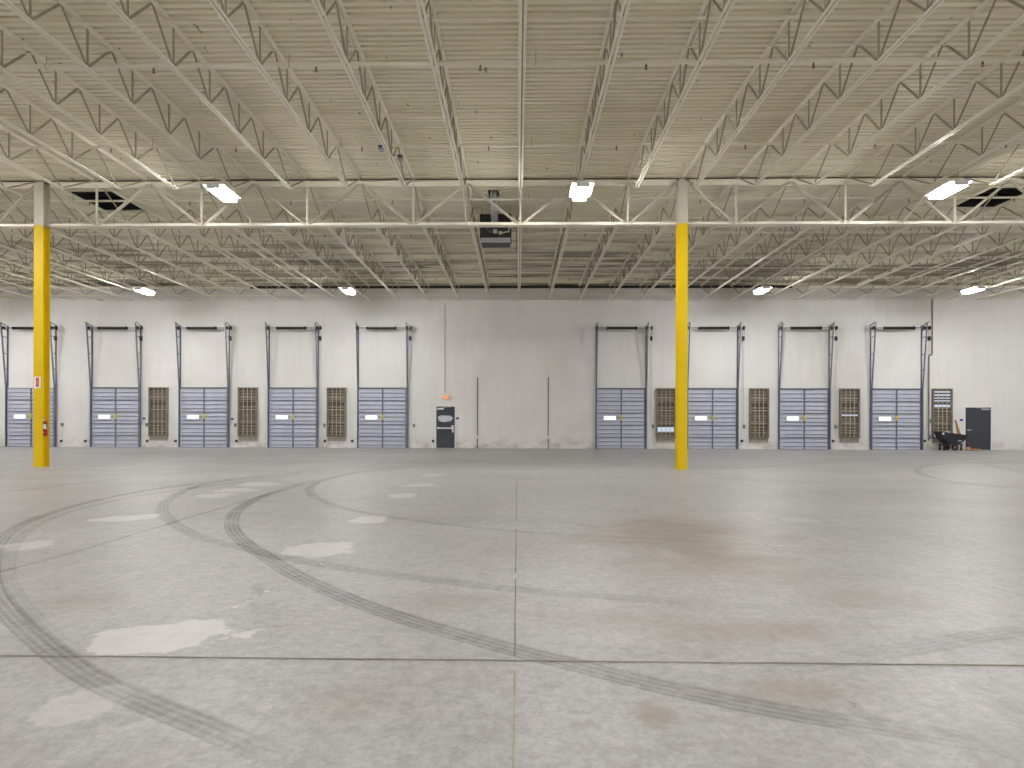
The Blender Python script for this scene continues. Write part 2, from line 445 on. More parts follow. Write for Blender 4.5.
# ------------------------------------------------------------------ roof deck (ribs run across, along X)
fxw = on_y(493.7, 208, 18.7).x
HOLES = [(X0-9*JS+.12, X0-8*JS-.12, 18.5, 19.95), (X0+9*JS+.12, X0+10*JS-.12, 18.5, 19.95), (fxw-.17, fxw+.17, 18.5, 18.95)]
dk = MB()
def deck_row(prof, x0, x1):
    b = len(dk.v)
    for x in (x0, x1):
        for (y, z) in prof: dk.v.append((x, y, z))
    k = len(prof)
    for i in range(k-1):
        dk.f.append((b+i, b+i+1, b+k+i+1, b+k+i)); dk.m.append(0)
y = YB; RP = .1524; DH = .062
while y < YW+.25:
    prof = [(y, ZD), (y+.088, ZD), (y+.098, ZD+DH), (y+.142, ZD+DH), (y+RP, ZD)]
    segs = [(XL, XR)]
    for (hx0, hx1, hy0, hy1) in HOLES:
        if y+RP > hy0 and y < hy1:
            segs = [q for (a, b2) in segs for q in ([(a, b2)] if b2 <= hx0 or a >= hx1 else [(a, hx0), (hx1, b2)])]
    for a, b2 in segs: deck_row(prof, a, b2)
    y += RP
# weather side of the roof, so that the deck is a closed slab
dk.box(XL, XR, YB, YW+.3, ZD+.62, ZD+.70)
ceil = structure('ceiling', dk, DECK)

# ------------------------------------------------------------------ walls
structure('wall_back', MB().box(XL, XR, YW, YW+.3, -.3, ZD+.7), WALL)
structure('wall_left', MB().box(XL-.3, XL, YB, YW+.3, -.3, ZD+.7), WALL)
structure('wall_right', MB().box(XR, XR+.3, YB, YW+.3, -.3, ZD+.7), WALL)
structure('wall_front', MB().box(XL-.3, XR+.3, YB-.3, YB, -.3, ZD+.7), WALL)
# steel ledger under the deck along the dock wall, coloured dark for its line of shade
structure('trim_1', MB().ext([(YW-.09, ZD-.012), (YW-.002, ZD-.012), (YW-.002, ZD-.13), (YW-.012, ZD-.13), (YW-.012, ZD-.022), (YW-.09, ZD-.022)], XL, XR, 'X'), GAPSHADE)
structure('trim_2', MB().box(-29, 29, YG-.022, YG+.0, ZT-.064, ZD-.003), GAPSHADE)  # dark strip added over the girder to stand for the unlit gap

# ------------------------------------------------------------------ roof hatches (dark shafts above the deck)
for (hx0, hx1, hy0, hy1), lb in zip(HOLES[:2], ('dark square roof vent shaft above the girder near the left yellow column',
                                               'dark square roof vent shaft in the ceiling at the right edge')):
    t = thing('roof_vent', ((hx0+hx1)/2, (hy0+hy1)/2, ZD+.05), lb, 'roof vent', 'dark roof vents')
    w = (hx1-hx0)/2; d = (hy1-hy0)/2
    cb = MB()
    for q in ((-w-.03, -w, -d-.03, d+.03), (w, w+.03, -d-.03, d+.03), (-w, w, -d-.03, -d), (-w, w, d, d+.03)): cb.box(*q, -.045, .50)
    cb.build('curb', BLACK, t)
    MB().box(-w, w, -d, d, .46, .50).build('lid', BLACK, t)
    sl = MB()
    for i in range(3): sl.box(-w, w, -d+.3+i*.42, -d+.36+i*.42, .15, .20)
    sl.build('damper_blades', BLACK, t)

# ------------------------------------------------------------------ bar joists
LW, LT, GAP = .046, .006, .0145
def double_angle(mb, y0, y1, top):
    for sg in (-1, 1):
        if top:   # horizontal legs on top, vertical legs hang down beside the gap
            z = ZT
            pr = [(sg*GAP, z), (sg*(GAP+LW+.012), z), (sg*(GAP+LW+.012), z-LT), (sg*(GAP+LT), z-LT), (sg*(GAP+LT), z-LW-.012), (sg*GAP, z-LW-.012)]
        else:
            z = ZB
            pr = [(sg*GAP, z), (sg*(GAP+LW), z), (sg*(GAP+LW), z+LT), (sg*(GAP+LT), z+LT), (sg*(GAP+LT), z+LW), (sg*GAP, z+LW)]
        mb.ext(pr, y0, y1)
    return mb
T0, PANEL = 3.05, 1.268
ZBC, ZTC = ZB+.025, ZT-.03
bots = [T0+i*PANEL for i in range(7)]
def members(wall_side_last):
    """(kind, y0, z0, y1, z1) in joist coordinates, y from the near bearing"""
    m = []
    be0, be1 = 1.36, BAY-1.36
    m.append(('d', .12, ZTC-.01, be0, ZBC)); m.append(('d', be0, ZBC, (be0+T0)/2+.05, ZTC)); m.append(('d', (be0+T0)/2+.05, ZTC, T0, ZBC))
    for i, b in enumerate(bots):
        m.append(('v', b, ZBC, b, ZTC))
        if i < 6:
            m.append(('d', b, ZBC, b+PANEL/2, ZTC)); m.append(('d', b+PANEL/2, ZTC, b+PANEL, ZBC))
    L = bots[-1]
    m.append(('d', L, ZBC, (L+be1)/2-.05, ZTC)); m.append(('d', (L+be1)/2-.05, ZTC, be1, ZBC)); m.append(('d', be1, ZBC, BAY-.12, ZTC-.01))
    return m
def make_joist(far):
    t = thing('bar_joist', (0, 0, 0), '', 'joist', 'bar joists of the far bay' if far else 'bar joists of the near bay')
    double_angle(MB(), .03, BAY-.012 if far else BAY-.03, True).build('top_chord', CHORD, t)
    b0, b1 = 1.30, (BAY-.004 if far else BAY-1.30)
    double_angle(MB(), b0, b1, False).build('bottom_chord', CHORD, t)
    cache = {}
    for k, y0, z0, y1, z1 in members(far):
        key = (k, round(y1-y0, 3), round(z1-z0, 3))
        if key not in cache:
            mb = MB()
            q = Vector((0, y1-y0, z1-z0))
            if k == 'v': mb.bar((0, 0, 0), q, .026, .026)
            else: mb.bar((0, 0, 0), q, .016, .036, (0, 0, 1)).bar(Vector((0, 0, 0))+q*.06, q*.94, .036, .006)
            cache[key] = mb.mesh('web_vertical' if k == 'v' else 'web_diagonal', STEEL)
        put('web_vertical' if k == 'v' else 'web_diagonal', cache[key], t, (0, y0, z0))
    for yy in ((.0,) if far else (.0, BAY-.16)):
        MB().box(-.045, .045, yy+.02, yy+.14, ZT-.065, ZT-.001).build('bearing_seat', STEEL, t)
    return t
def place_joists(far, ks, y0):
    base = make_joist(far)
    for i, k in enumerate(ks):
        o = base if i == 0 else copy_tree(base)
        o.location = (X0+k*JS, y0, 0)
        side = 'left' if k < 0 else 'right'
        where = 'between girder and dock wall' if far else 'on the viewer side of girder'
        if k == 0: o['label'] = 'middle roof bar joist '+where
        elif k == 3: o['label'] = 'roof bar joist over the right yellow column, '+where
        elif k == -9: o['label'] = 'roof bar joist over the left yellow column, '+where
        else: o['label'] = f'{ORD[abs(k)]} roof bar joist {side} of the middle one, '+where
place_joists(True, range(-18, 19), YG+.012)
place_joists(False, range(-12, 13), YN-.012)

# ------------------------------------------------------------------ girders
GT, GB = ZT-.065-.003, 6.90
def girder(k0, k1, label):
    xa, xb = X0+k0*JS, X0+k1*JS
    t = thing('joist_girder', ((xa+xb)/2, YG, GB), label, 'girder', 'joist girders on the column line')
    ox = (xa+xb)/2
    g = .17    # clear of the column flanges
    mb = MB()
    for sg in (-1, 1):
        z = GT-GB
        mb.ext([(sg*.014, z), (sg*.125, z), (sg*.125, z-.011), (sg*.025, z-.011), (sg*.025, z-.125), (sg*.014, z-.125)], xa-ox+g, xb-ox-g-(.08 if k1 == -9 else 0), 'X')
    mb.build('top_chord', CHORD, t)
    mb = MB()
    for sg in (-1, 1):
        mb.ext([(sg*.014, 0), (sg*.115, 0), (sg*.115, .010), (sg*.024, .010), (sg*.024, .105), (sg*.014, .105)], xa-ox+g, xb-ox-g-(.08 if k1 == -9 else 0), 'X')
    mb.build('bottom_chord', CHORD, t)
    zt, zb = GT-GB-.06, .05
    for k in range(k0, k1+1):
        x = X0+k*JS-ox
        if k % 2 == 0:
            MB().bar((x, 0, zb), (x, 0, zt), .05, .05).build('web_vertical', GWEB, t)
            for d in (-1, 1):
                if k0 <= k+d <= k1:
                    top = (X0+(k+d)*JS-ox-d*(.29 if k+d == -9 else .2 if k+d in (k0, k1) else .04), 0, zt)
                    big = (k//2+d) % 2 == 0
                    s = .075 if big else .06
                    mb = MB()
                    mb.bar((x+d*.05, -.020, zb), (top[0], -.020, zt), .010, s).bar((x+d*.05, .020, zb), (top[0], .020, zt), .010, s)
                    mb.bar((x+d*.05, -.045, zb), (top[0], -.045, zt), .05, .008).bar((x+d*.05, .045, zb), (top[0], .045, zt), .05, .008)
                    mb.build('web_diagonal', GWEB, t)
    return t
girder(-9, 3, 'steel joist girder between the two yellow columns')
girder(3, 15, 'steel joist girder running right from the right yellow column')
girder(-21, -9, 'steel joist girder running left from the left yellow column')
# kicker braces: joist bottom chord to girder bottom chord
KB = thing('kicker_brace', (0, 0, 0), '', 'brace', 'kicker braces at the girder')
MB().bar((0, YG-1.36, ZB-.022), (.0, YG-.13, GB+.014), .04, .006).bar((.018, YG-1.36, ZB-.022), (.018, YG-.13, GB+.018), .006, .035).build('angle_bar', CHORD, KB)
for i, (k, lb) in enumerate(((-5, 'thin steel brace bar from the girder up to the joist beside the left lamp'),
                             (-1, 'thin steel brace bar rising from the girder left of the unit heater'),
                             (7, 'thin steel brace bar from the girder up to the joist beside the right lamp'))):
    o = KB if i == 0 else copy_tree(KB)
    o.location = (X0+k*JS, 0, 0); o['label'] = lb

# ------------------------------------------------------------------ columns
def column(k, label):
    x = X0+k*JS-(.075 if k < 0 else 0)
    t = thing('steel_column', (x, YG, 0), label, 'column', 'yellow steel columns', 'thing')
    def hsec(z0, z1):
        w, d, tf, tw = .134, .134, .018, .012
        mb = MB()
        pr = [(-w, -d), (w, -d), (w, -d+tf), (tw/2, -d+tf), (tw/2, d-tf), (w, d-tf), (w, d), (-w, d), (-w, d-tf), (-tw/2, d-tf), (-tw/2, -d+tf), (-w, -d+tf)]
        return mb.ext(pr, z0, z1, 'Z')
    hsec(.022, 6.93).build('painted_shaft', YELLOW, t)
    o = hsec(6.9305, GT-.0015).build('bare_upper_shaft', COLTOP, t)
    o['label'] = 'grey-beige unpainted top of the column'
    MB().box(-.137, .137, -.137, .137, 0, .0215).build('base_plate', YELLOW, t)
    return t
column(-9, 'left yellow steel column carrying the fire extinguisher')
column(3, 'right yellow steel column with nothing mounted on it')

# ------------------------------------------------------------------ bridging rows and pipes
def bridging(yy, z, label, x0=-28.5, x1=28.5):
    mb = MB().ext([(yy, z), (yy+.045, z), (yy+.045, z-.005), (yy+.005, z-.005), (yy+.005, z-.045), (yy, z-.045)], x0, x1, 'X')
    tag(mb.build('joist_bridging', CHORD), label, 'bridging', 'joist bridging rows')
zbr = ZT-LW-.0165
bridging(10.46, zbr, 'horizontal bridging angle across the joists at the top of the view', -19, 19)
bridging(13.68, zbr, 'horizontal bridging angle just beyond the second sprinkler line from the viewer', -22, 22)
bridging(20.65, zbr, 'horizontal bridging angle under the deck just beyond the girder')
bridging(27.35, zbr, 'horizontal bridging angle under the deck near the dock wall')
bridging(30.25, ZB+LW+.05, 'horizontal bridging angle low on the joists closest to the dock wall')

def sprinkler(yy, r, label, x0=-28, x1=28, z=7.95, first=-.70):
    t = thing('sprinkler_pipe', (0, yy, z), label, 'sprinkler pipe', 'sprinkler pipes')
    MB().cyl((x0, 0, 0), (x1, 0, 0), r, seg=12).build('pipe', PIPE, t, smooth=True)
    hd = MB().cyl((0, 0, -r), (0, 0, -r-.035), .014, seg=8).cyl((0, 0, -r-.035), (0, 0, -r-.045), .022, seg=8)
    hd.cyl((-.018, 0, -r-.045), (-.006, 0, -r-.085), .005, seg=6).cyl((.018, 0, -r-.045), (.006, 0, -r-.085), .005, seg=6)
    hd.cyl((0, 0, -r-.085), (0, 0, -r-.09), .03, seg=10)
    hm = hd.mesh('sprinkler_head', BRASS)
    k = math.ceil((x0-first)/3.048)
    while first+k*3.048 < x1:
        put('sprinkler_head', hm, t, (first+k*3.048, 0, 0)); k += 1
    # hangers
    hg = MB().tube([(0, math.cos(a)*(r+.006), math.sin(a)*(r+.006)) for a in [PI*(-.5+i/8) for i in range(17)]], .006, 6).cyl((0, 0, r), (0, 0, ZT-.08-z), .006, seg=6)
    gm = hg.mesh('hanger', STEEL)
    for i in range(-5, 6):
        xx = X0+i*3*JS+.25
        if x0 < xx < x1: put('hanger', gm, t, (xx, 0, 0))
    return t
BRASS = mat('dull_brass', (.22, .15, .05), .45, .6)
sprinkler(11.38, .042, 'thick sprinkler branch pipe nearest the viewer', -19, 19)
sprinkler(14.75, .030, 'sprinkler branch pipe, second from the viewer, before the girder', -22, 22)
sprinkler(18.35, .030, 'sprinkler branch pipe just behind the girder')
sprinkler(21.6, .030, 'sprinkler branch pipe, second beyond the girder')
sprinkler(24.95, .030, 'sprinkler branch pipe, third beyond the girder')
sprinkler(28.3, .030, 'sprinkler branch pipe, fourth beyond the girder')
# pipe mains along the wall head
tag(MB().cyl((on_y(790, 289, 30.75).x, 30.45, 7.995), (28.5, 30.45, 7.995), .075, seg=14).build('main_pipe', PIPE, smooth=True), 'thick painted pipe along the top of the dock wall at right', 'pipe')
tag(MB().cyl((-28.5, 30.45, 7.995), (on_y(252, 289, 30.75).x, 30.45, 7.995), .075, seg=14).build('main_pipe', PIPE, smooth=True), 'thick painted pipe along the top of the dock wall at left', 'pipe')
# loose cable over the joist bottoms
pts = []
for k in range(-13, 13):
    x = X0+k*JS
    sag = random.choice([0, 0, .02, -.06, .07])
    for i in range(6):
        u = i/6; pts.append((x+u*JS, 10.985, 7.985+sag*math.sin(PI*u)+.006*math.sin(3*x)))
tag(MB().tube(pts, .012, 6).build('power_cable', PIPE), 'thin pale cable strung across the joists beside the nearest sprinkler pipe', 'cable')

# ------------------------------------------------------------------ high bay lamps
def make_lamp():
    t = thing('high_bay_lamp', (0, 0, 0), '', 'lamp', 'high bay lamps')
    hx, hy = .17, .46
    MB().ext([(-.27, .02), (.27, .02), (.27, .03), (.13, .075), (-.13, .075), (-.27, .03)], -hy, hy).build('housing', FIX, t)
    MB().box(-hx, hx, -hy-.012, -hy-.001, -.077, .07).build('end_cap', FIX, t); MB().box(-hx, hx, hy+.001, hy+.012, -.077, .07).build('end_cap', FIX, t)
    MB().ext([(-.13, .019), (.13, .019), (.155, -.075), (-.155, -.075)], -hy+.002, hy-.002).build('lens', LAMP, t)
    for s in (-1, 1):
        MB().cyl((0, s*.36, .075), (0, s*.36, ZB-7.16-.002), .004, seg=6).build('suspension_wire', STEEL, t)
    return t
lamp0 = make_lamp(); first = True
rows = [(15.6, 'front'), (27.3, 'rear'), (3.9, ''), (-7.8, ''), (-19.5, '')]
LAB = {(0, -5): 'lit high bay lamp hung before the girder, leftmost of the near row', (0, 1): 'lit high bay lamp hung before the girder, left of the right column',
       (0, 7): 'lit high bay lamp hung before the girder, rightmost of the near row', (1, -11): 'lit high bay lamp near the dock wall, leftmost of the far row',
       (1, -5): 'lit high bay lamp near the dock wall, second from left in the far row', (1, 7): 'lit high bay lamp near the dock wall, just right of the right column',
       (1, 13): 'lit high bay lamp near the dock wall, rightmost of the far row'}
for r, (yy, nm) in enumerate(rows):
    for k in (-23, -17, -11, -5, 1, 7, 13, 19):
        if r == 1 and k == 1: continue
        o = lamp0 if first else copy_tree(lamp0)
        first = False
        dx = .0
        o.location = (X0+k*JS+dx, yy, 7.16)
        o['label'] = LAB.get((r, k), 'lit high bay lamp of a row outside the picture')
        if (r, k) not in LAB: o['group'] = 'high bay lamps outside the picture'

# ------------------------------------------------------------------ unit heater and its flue
hx = on_y(495.5, 240, 19.6).x
hz0 = on_y(495, 247, 19.6).z+.07
t = thing('unit_heater', (hx, 19.6, hz0), 'black hanging unit heater with silver flue under the roof, behind the girder', 'heater')
MB().box(-.50, .50, 0, .75, .22, .98).box(-.46, .46, .005, .70, .10, .2195).build('casing', HEAT, t, bevel=.012)
mb = MB()
for i in range(4): mb.bar((-.45, -.035, .085+i*.036), (.45, -.035, .085+i*.036), .05, .006, (0, .6, 1))
mb.box(-.45, .45, -.006, .0, .075, .215); mb.box(-.47, -.45, -.06, .0, .06, .21); mb.box(.45, .47, -.06, .0, .06, .21)
o = mb.build('air_louver', mat('louver_pale', (.50, .50, .52), .45), t); o['label'] = 'pale grey outlet louver'
MB().box(-.07, .05, -.04, -.001, .36, .48).build('gas_valve', COLTOP, t); MB().box(.10, .21, -.04, -.001, .33, .42).build('control_box', COLTOP, t)
MB().tube([(-.27, -.03, .62), (-.27, -.03, .50), (-.20, -.03, .40), (-.07, -.03, .40)], .012, 6).build('gas_line', LFRAME, t)
MB().tube([(.21, -.03, .37), (.34, -.03, .40), (.42, -.03, .40), (.42, -.03, .52), (.50, -.03, .53)], .022, 8).build('gas_line', COLTOP, t)
mb = MB()
for sx in (-.45, .45):
    for sy in (.06, .68): mb.cyl((sx, sy, .98), (sx, sy, ZD-hz0-.02), .008, seg=6)
mb.build('hanger_rods', STEEL, t)
fx = fxw-hx
fl_ = MB().tube([(fx, .30, .74), (fx, -.45, .75), (fx, -.70, .78), (fx, -.84, .86), (fx, -.90, 1.0), (fx, -.90, ZD-hz0+.4)], .115, 16)
fl_.build('flue_pipe', GALV, t, smooth=True)
# gas pipe feeding the heater
tag(MB().tube([(hx+.55, 19.58, hz0+.53), (hx+.66, 19.58, hz0+.55), (hx+.66, 19.58, 7.86), (hx+.66, 21.2, 7.86), (hx+.66, 23.5, 7.86)], .02, 8).build('gas_pipe', LFRAME), 'thin gas pipe leaving the right side of the black unit heater', 'pipe')
# sensors on the second joist to the left
for (yy, dx, zz, lb) in ((13.96, -.13, ZB-.01, 'small grey sensor box clipped under a joist, nearer of two'), (14.72, .16, ZB+.10, 'small grey sensor box clipped beside a joist, closer to the girder')):
    t = thing('sensor_box', (X0-2*JS+dx, yy, zz), lb, 'sensor', 'joist sensors')
    MB().box(-.06, .06, -.07, .07, .0, .055).build('lower_case', DAYGREY, t, bevel=.008); MB().box(-.055, .055, -.05, .06, .056, .11).build('upper_case', DGREY, t)
    MB().box(-.01, .10 if dx < 0 else .01, -.01, .01, .111, .125).build('clip', DGREY, t)

# ------------------------------------------------------------------ dock doors
DW, DHT = 2.44, 3.03
def make_door():
    t = thing('dock_door_assembly', (0, 0, 0), '', 'dock door', 'grey sectional dock doors', 'thing')
    hw = DW/2; sh = DHT/5
    yF = -.055
    for i in range(5):
        z0, z1 = i*sh+.012, (i+1)*sh-.006
        s = MB().box(-hw, hw, yF, -.012, z0, z1).build('door_section', DOORP, t)
        r = MB()
        for f in (.30, .66):
            zc = z0+(z1-z0)*f
            r.ext([(yF-.002, zc-.032), (yF-.018, zc-.020), (yF-.018, zc+.012), (yF-.002, zc+.018)], -hw+.06, hw-.06, 'X')
        r.build('stiffening_ribs', DOORP, s)
        l = MB()
        for f in (.30, .66):
            zc = z0+(z1-z0)*f; l.box(-hw+.06, hw-.06, yF-.020, yF-.001, zc-.056, zc-.033)
        l.build('rib_lip', DOORS, s)
        MB().ext([(yF-.002, z1-.035), (yF-.05, z1-.028), (yF-.05, z1-.004), (yF-.002, z1+.003)], -hw, hw, 'X').build('strut', DOORS, s)
    # vertical stiles
    for x in (-hw+.03, hw-.03):
        MB().box(x-.03, x+.03, yF-.028, yF-.0005, .02, DHT-.05).build('end_stile', DOORS if x > 0 else DOORP, t)
    cs = MB()
    for i in range(5): cs.box(-.035, .035, yF-.030, yF-.0005, i*sh+.02, (i+1)*sh-.045)
    cs.build('centre_stile', DOORS, t)
    MB().box(-hw, hw, -.075, -.012, DHT-.0055, DHT+.03).build('top_seal', DGREY, t)
    MB().box(-hw, hw, -.07, -.012, .0, .0115).build('bottom_seal', BLACK, t)
    # vision window
    w = MB()
    wx0, wx1, wz0, wz1 = -.87, -.28, 1.455, 1.64
    for q in ((wx0-.03, wx1+.03, wz0-.03, wz0), (wx0-.03, wx1+.03, wz1, wz1+.03), (wx0-.03, wx0, wz0, wz1), (wx1, wx1+.03, wz0, wz1)): w.box(q[0], q[1], yF-.035, yF-.0005, q[2], q[3])
    wf = w.build('window_frame', DOORP, t)
    MB().box(wx0+.0005, wx1-.0005, yF-.030, yF-.021, wz0+.0005, wz1-.0005).build('window_pane', DAY, wf)
    MB().box(-.045, .045, yF-.055, yF-.0305, 1.45, 1.70).box(-.02, .02, yF-.085, yF-.055, 1.50, 1.66).build('latch', LATCH, t, bevel=.006)
    # jamb angles and tilted vertical-lift tracks
    zt = 6.30
    for s in (-1, 1):
        x = s*(hw+.035)
        MB().ext([(x-.03, -.001), (x+.03, -.001), (x+.03, -.010), (x+.006*s-.004, -.010), (x+.006*s-.004, -.07), (x+.006*s-.010, -.07), (x+.006*s-.010, -.010), (x-.03, -.010)], .0, 6.22, 'Z').build('wall_angle', TRACK, t)
        a = Vector((x+s*.02, -.13, .0)); b = Vector((x+s*.02, -.13, DHT)); c = Vector((x+s*.02, -.45, zt))
        tr = MB()
        for p, q in ((a, b), (b, c)):
            tr.bar(p, q, .010, .055, (0, 1, 0)); tr.bar(p+Vector((-s*.022, -.024, 0)), q+Vector((-s*.022, -.024, 0)), .040, .008, (0, 1, 0)); tr.bar(p+Vector((-s*.022, .024, 0)), q+Vector((-s*.022, .024, 0)), .040, .008, (0, 1, 0))
        tr.build('track', TRACKB if s < 0 else TRACK, t)
        for f in (.08, .30, .54, .80):
            p = b.lerp(c, f); MB().bar((x+s*.034, -.012, p.z-.05), (x+s*.034, p.y+.03, p.z), .006, .04).build('track_bracket', TRACK, t)
        for z in (.5, 1.3, 2.1, 2.8): MB().bar((x+s*.034, -.012, z), (x+s*.034, -.11, z), .006, .04).build('track_bracket', TRACK, t)
        # bearing plate at the head
        MB().bar((x+s*.048, -.012, 6.20), (x+s*.048, -.49, 6.33), .008, .05).bar((x+s*.048, -.012, 5.99), (x+s*.048, -.38, 6.06), .008, .06).build('bearing_bracket', TRACK, t)
        MB().cyl((x+s*.002-.05, -.30, 6.06), (x+s*.002+.05, -.30, 6.06), .085, seg=16).build('cable_drum', BLACK, t)
    MB().cyl((-hw-.16, -.30, 6.06), (hw+.30, -.30, 6.06), .016, seg=10).build('shaft', DGREY, t)
    sp = MB(); L0, L1 = -.72, .66
    pts = []; turns = 26
    for i in range(turns*10+1):
        a = 2*PI*i/10; pts.append((L0+(L1-L0)*i/(turns*10), -.30+math.cos(a)*.055, 6.05+math.sin(a)*.055))
    sp.tube(pts, .018, 5).cyl((L0-.05, -.30, 6.05), (L0, -.30, 6.05), .075, seg=14).cyl((L1, -.30, 6.05), (L1+.07, -.30, 6.05), .085, seg=14).cyl((L0, -.30, 6.05), (L1, -.30, 6.05), .045, seg=10)
    sp.build('torsion_spring', BLACK, t)
    # chain hoist at the right
    MB().cyl((hw+.22, -.30, 6.06), (hw+.27, -.30, 6.06), .10, seg=16).build('sprocket', BLACK, t)
    MB().box(hw+.17, hw+.28, -.36, -.25, 5.42, 5.64).build('hoist_box', BLACK, t, bevel=.01)
    MB().cyl((hw+.19, -.30, 5.64), (hw+.19, -.30, 6.0), .008, seg=6).cyl((hw+.27, -.30, 5.64), (hw+.27, -.30, 6.0), .008, seg=6).build('drive_chain', BLACK, t)
    ch = MB()
    for dx in (.19, .26): ch.tube([(hw+dx, -.30, 5.42), (hw+dx, -.24, 3.0), (hw+dx+.01, -.20, 1.3)], .006, 5)
    ch.tube([(hw+.20, -.20, 1.3), (hw+.215, -.20, 1.18), (hw+.245, -.20, 1.16), (hw+.27, -.20, 1.3)], .006, 5)
    ch.build('hand_chain', GREY, t)
    return t
lc = [on_y(p, 420, YW).x for p in (115.5, 204.3, 292.8, 381.7)]
rc = [on_y(p, 420, YW).x for p in (621, 712.8, 804, 895.3)]
lo_ = sum(c-i*3*JS for i, c in enumerate(lc))/4; ro_ = sum(c-i*3*JS for i, c in enumerate(rc))/4
centres = [lo_-3*JS+.18]+[lo_+i*3*JS for i in range(4)]+[ro_+i*3*JS for i in range(4)]
centres = [c+(.045 if c < 0 else -.01) for c in centres]
dl = ['grey sectional dock door partly hidden behind the left yellow column', 'grey sectional dock door first to the right of the left column',
      'grey sectional dock door second to the right of the left column', 'grey sectional dock door third to the right of the left column',
      'grey sectional dock door just left of the exit door', 'grey sectional dock door just left of the right yellow column',
      'grey sectional dock door just right of the right yellow column', 'grey sectional dock door second from the right end of the wall',
      'grey sectional dock door nearest the black tilt truck']
d0 = make_door()
for i, x in enumerate(centres):
    o = d0 if i == 0 else copy_tree(d0)
    o.location = (x, YW, 0); o['label'] = dl[i]
    if i == 0: first_door = o
for c in first_door.children:
    if c.name.startswith('top_seal'):
        c.data = c.data.copy(); c.data.materials[0] = WHITE; c['label'] = 'head seal of the leftmost door, coloured white as light along its top'
# leftmost head seal is coloured white for the light along the door top
# ------------------------------------------------------------------ barred louvers between the doors
LVW, LVZ0, LVZ1 = .98, .56, 3.06
def make_louver(day):
    t = thing('barred_louver', (0, 0, 0), '', 'louver', 'barred wall louvers')
    hw = LVW/2; fr = MB(); dp = -.13
    for q in ((-hw, -hw+.07, LVZ0, LVZ1), (hw-.07, hw, LVZ0, LVZ1), (-hw+.07, hw-.07, LVZ1-.05, LVZ1), (-hw+.07, hw-.07, LVZ0, LVZ0+.06)): fr.box(q[0], q[1], dp, -.002, q[2], q[3])
    fr.build('frame', LFRAME, t)
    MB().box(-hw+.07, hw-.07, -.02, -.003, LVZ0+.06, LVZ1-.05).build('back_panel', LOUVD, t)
    bl = MB(); z = LVZ0+.09; i = 0
    rnd = random.Random(3)
    skip = [(a, b) for a, b in day]+[(1.44, 1.50), (2.14, 2.20)]
    while z < LVZ1-.12:
        h = rnd.choice([.075, .10, .12])
        if not any(a-.02 < z+h/2 < b+.02 for a, b in skip): bl.bar((-hw+.075, -.055, z+h*.4), (hw-.075, -.055, z+h*.4), .012, h*.82, (0, .45, 1))
        z += h+rnd.choice([.02, .02, .05]); i += 1
    bl.build('louver_blades', LOUV, t)
    for x in (-.21, .0, .21): MB().box(x-.011, x+.011, dp+.01, dp+.036, LVZ0+.06, LVZ1-.05).build('guard_bar', BAR, t)
    for z in (.30, .55, .80):
        zz = LVZ0+(LVZ1-LVZ0)*z; MB().box(-hw+.07, hw-.07, dp+.038, dp+.05, zz-.014, zz+.014).build('cross_bar', BAR, t)
    for a, b in day:
        MB().box(-hw+.075, hw-.075, -.035, -.021, a, b).build('daylit_slot', DAYB, t)['label'] = 'slot bright with daylight'
    MB().box(-hw+.02, hw-.02, -.045, -.002, LVZ0-.22, LVZ0-.002).build('concrete_sill', SILL, t)
    return t
lp = [on_y(p, 410, YW).x for p in (159.2, 248.2, 337.0, 665.5, 758.5, 849.0, 941.2)]
ll = ['brown barred wall louver, leftmost, between the first two docks right of the left column', 'brown barred wall louver, second from the left end of the dock wall',
      'brown barred wall louver left of the dock door beside the exit door', 'brown barred wall louver half hidden behind the right yellow column, with a bright low slot',
      'fully dark brown barred wall louver, next to the right of the right column', 'brown barred wall louver with one thin bright slot across its middle',
      'barred wall louver with several bright slots, behind the black tilt truck']
lv = [[], [], [], [(.86, 1.10)], [], [(1.68, 1.75)], [(2.86, 2.94), (2.70, 2.78), (2.56, 2.62), (2.42, 2.48), (2.14, 2.26), (.66, .92)]]
for x, lb, dy in zip(lp, ll, lv):
    o = make_louver(dy); o.location = (x, YW, 0); o['label'] = lb

# ------------------------------------------------------------------ personnel doors
def man_door(name, px0, px1, ptop, label, bar):
    a = on_y(px0, 430, YW); b = on_y(px1, 430, YW); z1 = on_y((px0+px1)/2, ptop, YW).z
    w = b.x-a.x; t = thing(name, ((a.x+b.x)/2, YW, 0), label, 'door', None, 'structure')
    hw = w/2
    f = MB()
    for q in ((-hw-.05, -hw, 0, z1+.05), (hw, hw+.05, 0, z1+.05), (-hw, hw, z1, z1+.05)): f.box(q[0], q[1], -.05, -.002, q[2], q[3])
    f.build('door_frame', WHITE, t)
    MB().box(-hw+.004, hw-.004, -.035, -.004, .012, z1-.004).build('leaf', SLATE, t)
    MB().box(-hw+.004, hw-.004, -.06, -.0025, .0, .0115).build('threshold', CHROME, t)
    return t, hw, z1
t, hw, z1 = man_door('door_1', 436.3, 454.8, 406.5, 'narrow slate exit door with panic bar and a painted-over white patch', True)
MB().box(-hw+.06, hw-.05, -.10, -.07, .985, 1.05).box(-hw+.06, -hw+.12, -.075, -.0355, .97, 1.07).box(hw-.16, hw-.05, -.11, -.0355, .94, 1.16).build('panic_bar', CHROME, t)
MB().box(hw-.13, hw-.05, -.085, -.0355, .80, .93).build('latch_guard', CHROME, t)
MB().box(-hw+.05, -hw+.38, -.10, -.0355, z1-.16, z1-.07).bar((-hw+.30, -.12, z1-.05), (-hw+.75, -.07, z1-.03), .03, .012).build('door_closer', CHROME, t)
